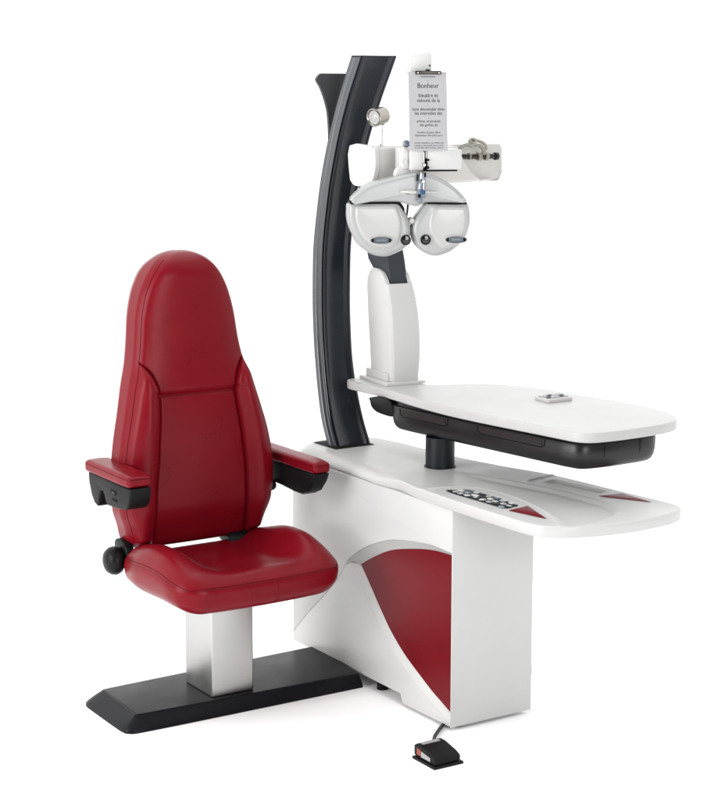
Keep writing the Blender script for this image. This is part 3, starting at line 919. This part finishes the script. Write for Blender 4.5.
LL = [(46, 164), (36, 205), (37, 245), (48, 290), (72, 345), (92, 378), (118, 402), (150, 423), (190, 436), (238, 437), (288, 418), (325, 396), (347, 358), (355, 305), (346, 255), (330, 215), (308, 180), (284, 162), (220, 160), (130, 160)]
LR = [(436, 165), (402, 206), (376, 248), (363, 292), (366, 340), (382, 380), (415, 414), (460, 435), (502, 436), (560, 414), (610, 374), (641, 328), (657, 262), (655, 208), (640, 167), (580, 165), (500, 164)]
PL = [(78, 176), (66, 215), (72, 265), (92, 318), (118, 356), (160, 385), (215, 398), (262, 392), (292, 366), (308, 318), (312, 262), (300, 212), (276, 176), (200, 172), (140, 172)]
PR = [(478, 178), (452, 214), (440, 262), (444, 312), (466, 360), (500, 396), (535, 404), (580, 388), (618, 352), (640, 300), (645, 240), (636, 190), (600, 179), (540, 178)]
for o2, p2, lens_c, bad_c in ((LL, PL, (327, 352), (200, 351)), (LR, PR, (427, 351), (579, 351))):
    bm = bmesh.new(); pillow(bm, lobes(o2), -.034, .052, .018, .0015, rb=.02)
    pod = obj('lens_pod', bm, GREYP, phor, angle=70)
    bm = bmesh.new(); pillow(bm, lobes(p2), -.0398, -.025, .015, .0012, seg=7, rb=.001)
    obj('pod_cover', bm, SATIN, pod, angle=70)
    x, z = px(340 + lens_c[0] / 5.08, 170 + lens_c[1] / 5.08)
    yl = -.0385
    bm = bmesh.new()
    b2 = bmesh.new(); lathe(b2, [(0, .0155), (.0042, .0155), (.0058, .0138), (.0048, .0118), (.001, .0112)], (x, yl + .004, z), (0, -1, 0), 32); b2.transform(PM); merge(bm, b2)
    obj('lens_ring', bm, BLACK, pod, angle=40)
    bm = bmesh.new()
    b2 = bmesh.new(); lathe(b2, [(0, .0118), (.0020, .0115), (.0030, .006), (.0032, 0)], (x, yl + .001, z), (0, -1, 0), 24); b2.transform(PM); merge(bm, b2)
    obj('lens', bm, LENSB, pod, angle=60)
    x, z = px(340 + bad_c[0] / 5.08, 170 + bad_c[1] / 5.08)
    bm = bmesh.new()
    o = [(x + .0355 * math.cos(2*PI*k/32), z + .0125 * math.sin(2*PI*k/32)) for k in range(32)]
    pillow(bm, o, -.0470, -.038, .002, .0005, seg=3, rb=.0005)
    obj('badge_rim', bm, PLASTIC, pod)
    bm = bmesh.new()
    o = [(x + .0335 * math.cos(2*PI*k/32), z + .0110 * math.sin(2*PI*k/32)) for k in range(32)]
    pillow(bm, o, -.0492, -.0465, .001, .0003, seg=3, rb=.0005)
    bd = obj('badge', bm, BADGE, pod)
    bm = bmesh.new()
    for k in range(7):
        w = .0016 + .0006 * (k % 3 == 1); xx = x - .0135 + k * .0043
        box(bm, xx, xx + w, -.0502, -.0494, z - .0022, z + .0022, M=PM)
        if k % 2: box(bm, xx + w, xx + w + .0012, -.0502, -.0494, z + .0010, z + .0022, M=PM)
    obj('badge_lettering', bm, BADGET, pod, smooth=False)
    bm = bmesh.new()
    for dx in (-.0255, .0255): box(bm, x + dx - .0035, x + dx + .0035, -.0500, -.0490, z - .005, z + .005, .0004, 1, M=PM)
    split_obj('badge_window', bm, GAP, pod)
# bridge over both pods
BR = [(60, 160), (54, 150), (66, 126), (104, 91), (152, 65), (222, 44), (300, 24), (345, 14), (392, 10), (440, 14), (500, 38), (562, 74), (602, 108), (628, 138), (638, 156), (630, 166), (560, 164), (440, 162), (415, 167), (388, 180), (352, 176), (310, 163), (270, 158), (160, 158)]
bm = bmesh.new(); pillow(bm, lobes(BR, 6), -.038, .050, .015, .0008, seg=9, rb=.015)
bridge = obj('bridge', bm, GREYP, phor, angle=70)
BRL = [(86, 150), (110, 118), (160, 82), (230, 58), (300, 40), (360, 30), (375, 60), (372, 95), (340, 120), (310, 138), (280, 148), (180, 150)]
BRR = [(420, 30), (480, 44), (536, 76), (580, 112), (604, 148), (520, 152), (440, 150), (418, 130), (412, 90)]
bm = bmesh.new()
b2 = bmesh.new()
o = lobes([(58, 150), (180, 150), (280, 152), (306, 166), (322, 196), (316, 214), (296, 186), (278, 172), (180, 172), (60, 170)], 5)
pillow(b2, o, -.0285, .036, .002, 0, rb=.002); merge(bm, b2)
b2 = bmesh.new()
o = lobes([(446, 152), (520, 154), (626, 158), (630, 178), (560, 178), (450, 178)], 5)
pillow(b2, o, -.0285, .036, .002, 0, rb=.002); merge(bm, b2)
split_obj('shadow_gap', bm, GAP, phor)
# nose ridge flare, level clamp and knobs in the middle
bm = bmesh.new()
pillow(bm, lobes([(292, 104), (330, 98), (372, 100), (396, 102), (396, 112), (360, 116), (320, 112)], 5), -.050, -.034, .004, .001, seg=4, rb=.001)
pillow(bm, lobes([(408, 102), (440, 103), (478, 106), (478, 110), (440, 113), (408, 112)], 5), -.050, -.034, .002, .001, seg=3, rb=.001)
split_obj('forehead_rest', bm, PLASTIC, phor, angle=70)
def pb(bm, x0, x1, y0, y1, d0, d1, r=.001):
    (a, z1_), (b_, z0_) = px(x0, y0), px(x1, y1); box(bm, a, b_, d0, d1, z0_, z1_, r, 2, M=PM)
def pc(bm, x, y, d0, d1, r):
    a, z = px(x, y); b2 = bmesh.new(); L = d1 - d0
    lathe(b2, [(0, 0), (.0001, r * .8), (L * .2, r), (L * .9, r), (L, r * .7), (L + .0003, 0)], (a, d1, z), (0, -1, 0), 20); b2.transform(PM); merge(bm, b2)
bm = bmesh.new(); pb(bm, 414.5, 422.5, 172, 197, -.058, -.034, .0015)
obj('clamp_block', bm, LBLUE, phor)
bm = bmesh.new(); pb(bm, 416.5, 418.5, 171, 178, -.064, -.05, .0008); pb(bm, 419.6, 421.2, 181.5, 189, -.064, -.05, .0006); pb(bm, 418.2, 421.6, 178, 181.5, -.066, -.05, .001); pb(bm, 415, 417, 182, 188, -.064, -.05, .0008)
split_obj('clamp_screw', bm, CHROME, phor)
bm = bmesh.new(); pb(bm, 413.9, 415.0, 173, 180, -.062, -.05, .0006); pb(bm, 421.4, 423, 171.5, 176, -.061, -.05, .0006); pb(bm, 415, 418, 193, 196, -.060, -.05, .0006)
split_obj('clamp_slot', bm, GAP, phor)
bm = bmesh.new(); pc(bm, 419.8, 190.8, -.074, -.05, .0068)
obj('level_knob', bm, BLUEP, phor, angle=50)
bm = bmesh.new(); pc(bm, 416.8, 199.0, -.072, -.05, .0080)
obj('level_vial', bm, LBLUE, phor, angle=50)
bm = bmesh.new(); pc(bm, 411, 220.5, -.02, .02, .010)
obj('pivot', bm, IVORY, phor, angle=50)
bm = bmesh.new()
cab_pts = [PM @ Vector((px(x, y)[0], .03, px(x, y)[1])) for x, y in ((409.5, 200), (409, 208), (408, 216), (406.5, 222), (402, 232))]
tube(bm, catmull(cab_pts, 5, closed=False), .0032, 8)
obj('cable', bm, ARMG, phor)
# suspension block carrying the phoropter under the arm
SM = Matrix.Translation(PH) @ Matrix.Rotation(math.radians(-20), 4, 'Z')
def sb(bm, x0, x1, y0, y1, d0, d1, r=.004, seg=3):
    (a, z1_), (b_, z0_) = px(x0, y0), px(x1, y1); box(bm, a, b_, d0, d1, z0_, z1_, r, seg, M=SM)
bm = bmesh.new(); sb(bm, 408.5, 422, 150, 170, -.02, .10, .005); 
blk = obj('suspension_block', bm, PLASTIC, phor, angle=50)
bm = bmesh.new(); sb(bm, 426, 461.5, 149.2, 169.5, -.018, .12, .004)
obj('suspension_block', bm, PLASTIC, phor, angle=50)
bm = bmesh.new(); sb(bm, 402, 408.2, 148, 168.5, .0, .09, .002)
obj('side_plate', bm, PLASTIC, phor)
bm = bmesh.new(); sb(bm, 420, 428, 151, 170.5, -.008, .09, .001); sb(bm, 424, 458, 169, 171.3, -.006, .08, .0005)
for (a, b_, c_, d_) in ((424.5, 427.6, 158.5, 160.5), (423.2, 425.6, 162, 163.6), (424.8, 427.4, 165.8, 168.5)): sb(bm, a, b_, c_, d_, -.024, .0, .0008, 2)
split_obj('block_gap', bm, GAP, phor)
bm = bmesh.new(); sb(bm, 421.8, 423.4, 151, 167, -.016, .0, .0005, 2); sb(bm, 424.4, 425.6, 150.5, 158, -.016, .0, .0005, 2)
for (x, y) in ((422.6, 164.5), (404.3, 161.5)):
    a, z = px(x, y); b2 = bmesh.new(); lathe(b2, [(0, .0045), (.010, .0042), (.0105, 0)], (a, -.014 if x > 410 else .002, z), (0, -1, 0), 14); b2.transform(SM); merge(bm, b2)
split_obj('block_fitting', bm, STEEL, phor)
bm = bmesh.new()
a, z = px(404, 172.5); b2 = bmesh.new(); lathe(b2, [(0, .0), (.003, .018), (.012, .027), (.03, .030), (.05, .027), (.052, 0)], (a + .004, .06, z - .006), (0, -1, 0), 28); b2.transform(SM); merge(bm, b2)
obj('swivel_boss', bm, PLASTIC, phor, angle=60)
bm = bmesh.new()
sb(bm, 411, 424, 168, 176, .0, .05, .003)
obj('hanger', bm, SATIN, phor)
bm = bmesh.new()
a, z = px(409, 143.5); b2 = bmesh.new(); lathe(b2, [(0, 0), (.001, .008), (.006, .0115), (.02, .0115), (.024, .008), (.0245, 0)], (a, .035, z), (-.3, -1, 0), 20); b2.transform(SM); merge(bm, b2)
b2 = bmesh.new(); lathe(b2, [(0, .005), (.03, .005)], (a, .02, z), (.9, .45, -.1), 12); b2.transform(SM); merge(bm, b2)
split_obj('rod_knob', bm, LBLUE, phor, angle=50)
# near-point rod head standing up behind the card
bm = bmesh.new()
(a, z1_), (b_, z0_) = px(408, 53), px(430.5, 76)
o = [(a + .004, z0_), (b_ - .002, z0_), (b_, z0_ + .004), (b_, z1_ - .008), (b_ - .006, z1_), (b_ - .014, z1_ + .0005), (a + .010, z1_ - .008), (a, z1_ - .013), (a - .001, z0_ + .004)]
extrude_poly(bm, [SM @ Vector((x, -.012, z)) for x, z in o], SM.to_3x3() @ Vector((0, .034, 0)), .006, 4)
rh = obj('rod_head', bm, PLASTIC, phor, angle=60)
bm = bmesh.new(); sb(bm, 412, 427, 74, 150, .003, .018, .003)
obj('near_point_rod', bm, PLASTIC, phor)
bm = bmesh.new(); a, z = px(428.2, 66); b2 = bmesh.new(); lathe(b2, [(0, .0028), (.002, .0026), (.0022, 0)], (a, -.0115, z), (0, -1, 0), 12); b2.transform(SM); merge(bm, b2)
sb(bm, 424, 428.4, 69.8, 72, -.0145, .0, .0006, 2)
split_obj('rod_screw', bm, GAP, rh)

# ================================================================== READING CARD
card = thing('reading_card', 'white near-vision reading card of French text graded from large to tiny', 'reading card', PH + Vector((.0, -.0, .20)))
KM = Matrix.Translation(PH) @ Matrix.Rotation(math.radians(-25), 4, 'Z')
def kp(x, y, d=-.030): a, z = px(x, y); return KM @ Vector((a, d + (y - 72) * -.00005, z))
bm = bmesh.new()
q = [(406, 72.4), (443.8, 72.4), (445.6, 150.2), (407.4, 150.2)]
extrude_poly(bm, [kp(*p) for p in q], KM.to_3x3() @ Vector((0, .0012, 0)), 0)
sheet = obj('sheet', bm, PAPER, card, smooth=False)
def text_mesh(bm, s, cx_, yc, h, width, d=-.0302):
    """one line of lettering centred at (cx_, yc) in instrument drawing units; h = x-height-ish cap size in units"""
    cu = bpy.data.curves.new('t', 'FONT'); cu.body = s; cu.size = 1; cu.align_x = 'CENTER'; cu.offset = .006; cu.resolution_u = 3
    o = bpy.data.objects.new('t', cu); C.objects.link(o)
    dg = bpy.context.evaluated_depsgraph_get(); me = bpy.data.meshes.new_from_object(o.evaluated_get(dg))
    bpy.data.objects.remove(o); bpy.data.curves.remove(cu)
    xs_ = [v.co.x for v in me.vertices]; wd = max(xs_) - min(xs_); mx = (max(xs_) + min(xs_)) / 2
    sx = width / wd
    for v in me.vertices:
        X = cx_ + (v.co.x - mx) * sx + (yc - 72) * .0185; Y = yc - (v.co.y - .25) * h
        v.co = kp(X, Y, d)
    bm.from_mesh(me); bpy.data.meshes.remove(me)
bm = bmesh.new()
for s, yc, h, w in (("Bonheur", 86.4, 6.9, 21.0), ("bleuâtre et", 95.8, 5.2, 19.2), ("velouté de la", 100.7, 5.2, 22.8),
                    ("lune descendait dans", 109.2, 4.5, 31.6), ("les intervalles des", 113.3, 4.5, 27.2),
                    ("arbres, et poussait", 121.0, 3.6, 23.6), ("des gerbes de", 124.8, 3.6, 17.6),
                    ("lumière jusque dans", 132.0, 2.7, 22.6), ("l'épaisseur des plus pro-", 135.0, 2.7, 27.8),
                    ("fondes ténèbres. La rivière qui", 142.4, 2.2, 28.8), ("coulait à mes pieds tour à tour", 144.9, 2.2, 28.8), ("se perdait dans le bois, tour à", 147.2, 2.2, 28.4)):
    text_mesh(bm, s, 425.4, yc, h, w)
for yc in (81.3, 91.6, 105.0, 117.6, 128.6, 139.3):
    c0 = 425.2 + (yc - 72) * .0185
    o = [kp(c0 + .30 * math.cos(2*PI*k/8), yc + .30 * math.sin(2*PI*k/8), -.0304) for k in range(8)]
    bm.faces.new([bm.verts.new(v) for v in o])
for k in range(9):  # the faint, unreadable heading under the clip
    x = 418.2 + k * 1.62; bm.faces.new([bm.verts.new(kp(*p, -.0304)) for p in ((x, 76.6), (x + 1.05, 76.6), (x + 1.05, 77.5), (x, 77.5))])
obj('lettering', bm, INK, sheet, smooth=False, clean=False)
bm = bmesh.new()
b2 = bmesh.new()
(a, z1_), (b_, z0_) = px(412.8, 71.2), px(438.2, 74.9)
box(b2, a, b_, -.036, -.0285, z0_, z1_, .0018, 3); b2.transform(KM); merge(bm, b2)
clip = obj('clip', bm, PEWTER, card)
bm = bmesh.new()
for x in (415.0, 436.0):
    a, z = px(x, 73.3); b2 = bmesh.new(); lathe(b2, [(0, .0030), (.0016, .0026), (.002, 0)], (a, -.0358, z), (0, -1, 0), 12); b2.transform(KM); merge(bm, b2)
split_obj('rivet', bm, NICKEL, clip)

# ================================================================== REMOTE ON THE TRAY
rem = thing('remote_control', 'small pale grey remote keypad lying on the white instrument tray', 'remote control', (.490, .150, ZTR))
RQ = [(.449, .192), (.440, .112), (.533, .115), (.545, .195)]
bm = bmesh.new(); prism(bm, RQ, ZTR + .0003, ZTR + .011, .001, .002, 3)
for v in bm.verts: v.co.z -= .0 * 1
obj('case', bm, IVORY, rem)
bm = bmesh.new(); prism(bm, offset(ccw(RQ), -.006), ZTR + .0112, ZTR + .0118, 0, .0002, 1)
obj('keypad', bm, mat('keypad_grey', (.36, .37, .37), .4), rem)
for i in range(5):
    for j in range(3):
        u, w = (i + .5) / 5, (j + .5) / 3
        x = lerp(.449, .536, u); y = lerp(.128, .182, w) + u * .004
        bm = bmesh.new(); box(bm, x - .006, x + .006, y - .006, y + .006, ZTR + .012, ZTR + .0138, .0006, 1)
        obj('button', bm, [ARMG, GREYP, SATIN][(i * 2 + j) % 3], rem)

# ================================================================== FOOT PEDAL
ped = thing('foot_pedal', 'small black foot switch pedal with cable lying in front of the white cabinet', 'foot pedal', (-.165, -.17, 0))
x0, x1, y0, y1 = -.212, -.124, -.222, -.118
bm = bmesh.new(); prism(bm, [(x0 - .004, y0 - .004), (x1 + .006, y0 - .006), (x1 + .006, y1), (x0 - .004, y1)], 0.0005, .008, 0, .002, 3)
obj('base', bm, BLACK, ped)
bm = bmesh.new()
pp = [(y0, .012), (y1 - .002, .012), (y1 - .002, .040), (y1 - .012, .046), (y1 - .034, .046), (y0 + .02, .035), (y0 + .003, .028), (y0 - .001, .022)]
extrude_poly(bm, [(x0, y, z) for y, z in pp], (x1 - x0, 0, 0), .004, 3)
obj('treadle', bm, BLACKR, ped, angle=45)
bm = bmesh.new(); box(bm, x0 + .004, x1 - .004, y0 + .004, y1 - .004, .007, .0125)
obj('treadle_gap', bm, GAP, ped)
bm = bmesh.new(); extrude_poly(bm, [(x0 - .0008, y, z) for y, z in ((y0 + .022, .015), (y0 + .066, .015), (y0 + .066, .032), (y0 + .022, .026))], (.002, 0, 0), 0)
obj('label', bm, LABELW, ped)
bm = bmesh.new(); extrude_poly(bm, [(x0 - .0009, y, z) for y, z in ((y0 + .068, .017), (y0 + .086, .017), (y0 + .086, .036), (y0 + .068, .034))], (.002, 0, 0), 0)
obj('label', bm, LABELR, ped)
bm = bmesh.new(); box(bm, x0 + .012, x1 - .016, y1 - .030, y1 - .013, .0462, .0470)
obj('top_label', bm, LABELW, ped)
bm = bmesh.new()
cp = catmull([(-.155, y1 - .006, .026), (-.150, y1 + .015, .024), (-.115, y1 + .040, .018), (-.075, -.03, .010), (-.02, .02, .008), (.03, .06, .008)], 8, closed=False)
tube(bm, cp, .0055, 10)
obj('cable', bm, CABLE, ped)

# ================================================================== LIGHT, WORLD, CAMERA
w = bpy.data.worlds.new('World'); SC.world = w; w.use_nodes = True
nt = w.node_tree; bg = nt.nodes['Background']
tc = nt.nodes.new('ShaderNodeTexCoord')
dt = nt.nodes.new('ShaderNodeVectorMath'); dt.operation = 'DOT_PRODUCT'; dt.inputs[1].default_value = (.44, .69, .57)
nt.links.new(tc.outputs['Generated'], dt.inputs[0])
mr = nt.nodes.new('ShaderNodeMapRange'); mr.inputs['From Min'].default_value = -.42; mr.inputs['From Max'].default_value = .36
mr.inputs['To Min'].default_value = .10; mr.inputs['To Max'].default_value = 1.67; mr.interpolation_type = 'SMOOTHSTEP'
nt.links.new(dt.outputs['Value'], mr.inputs['Value'])
nt.links.new(mr.outputs['Result'], bg.inputs['Strength'])
bg.inputs['Color'].default_value = (1, 1, 1, 1)

def area(name, loc, target, size, power, col=(1, 1, 1)):
    l = bpy.data.lights.new(name, 'AREA'); l.shape = 'RECTANGLE'; l.size, l.size_y = size; l.energy = power; l.color = col
    o = bpy.data.objects.new(name, l); C.objects.link(o); o.location = loc
    o.rotation_euler = (Vector(target) - Vector(loc)).to_track_quat('-Z', 'Y').to_euler()
    return o
area('key_softbox', (-5.2, .5, 2.0), (0, .3, .8), (3.0, 2.8), 232)
area('fill_softbox', (-1.4, -6.2, 2.3), (.1, .2, .8), (2.2, 2.4), 165)
area('overhead_softbox', (.2, 1.2, 4.2), (.1, .3, 0), (2.6, 2.6), 35)

cam = bpy.data.cameras.new('camera'); co_ = bpy.data.objects.new('camera', cam); C.objects.link(co_)
co_.location = (-2.899, -4.005, 1.844)
co_.rotation_euler = (math.radians(90 - 9.8315), 0, math.radians(-32.672))
cam.sensor_fit = 'HORIZONTAL'; cam.sensor_width = 36; cam.lens = 1760 / 711 * 36
cam.clip_start = .05; cam.clip_end = 500
SC.camera = co_
SC.view_settings.view_transform = 'Standard'; SC.view_settings.look = 'None'
SC.view_settings.exposure = 0; SC.view_settings.gamma = 1
SC.render.resolution_x, SC.render.resolution_y = 910, 1024
SC.render.engine = 'CYCLES'
SC.cycles.use_denoising = True
SC.cycles.max_bounces = 8
SC.cycles.caustics_reflective = False; SC.cycles.caustics_refractive = False
SC.cycles.sample_clamp_indirect = 4
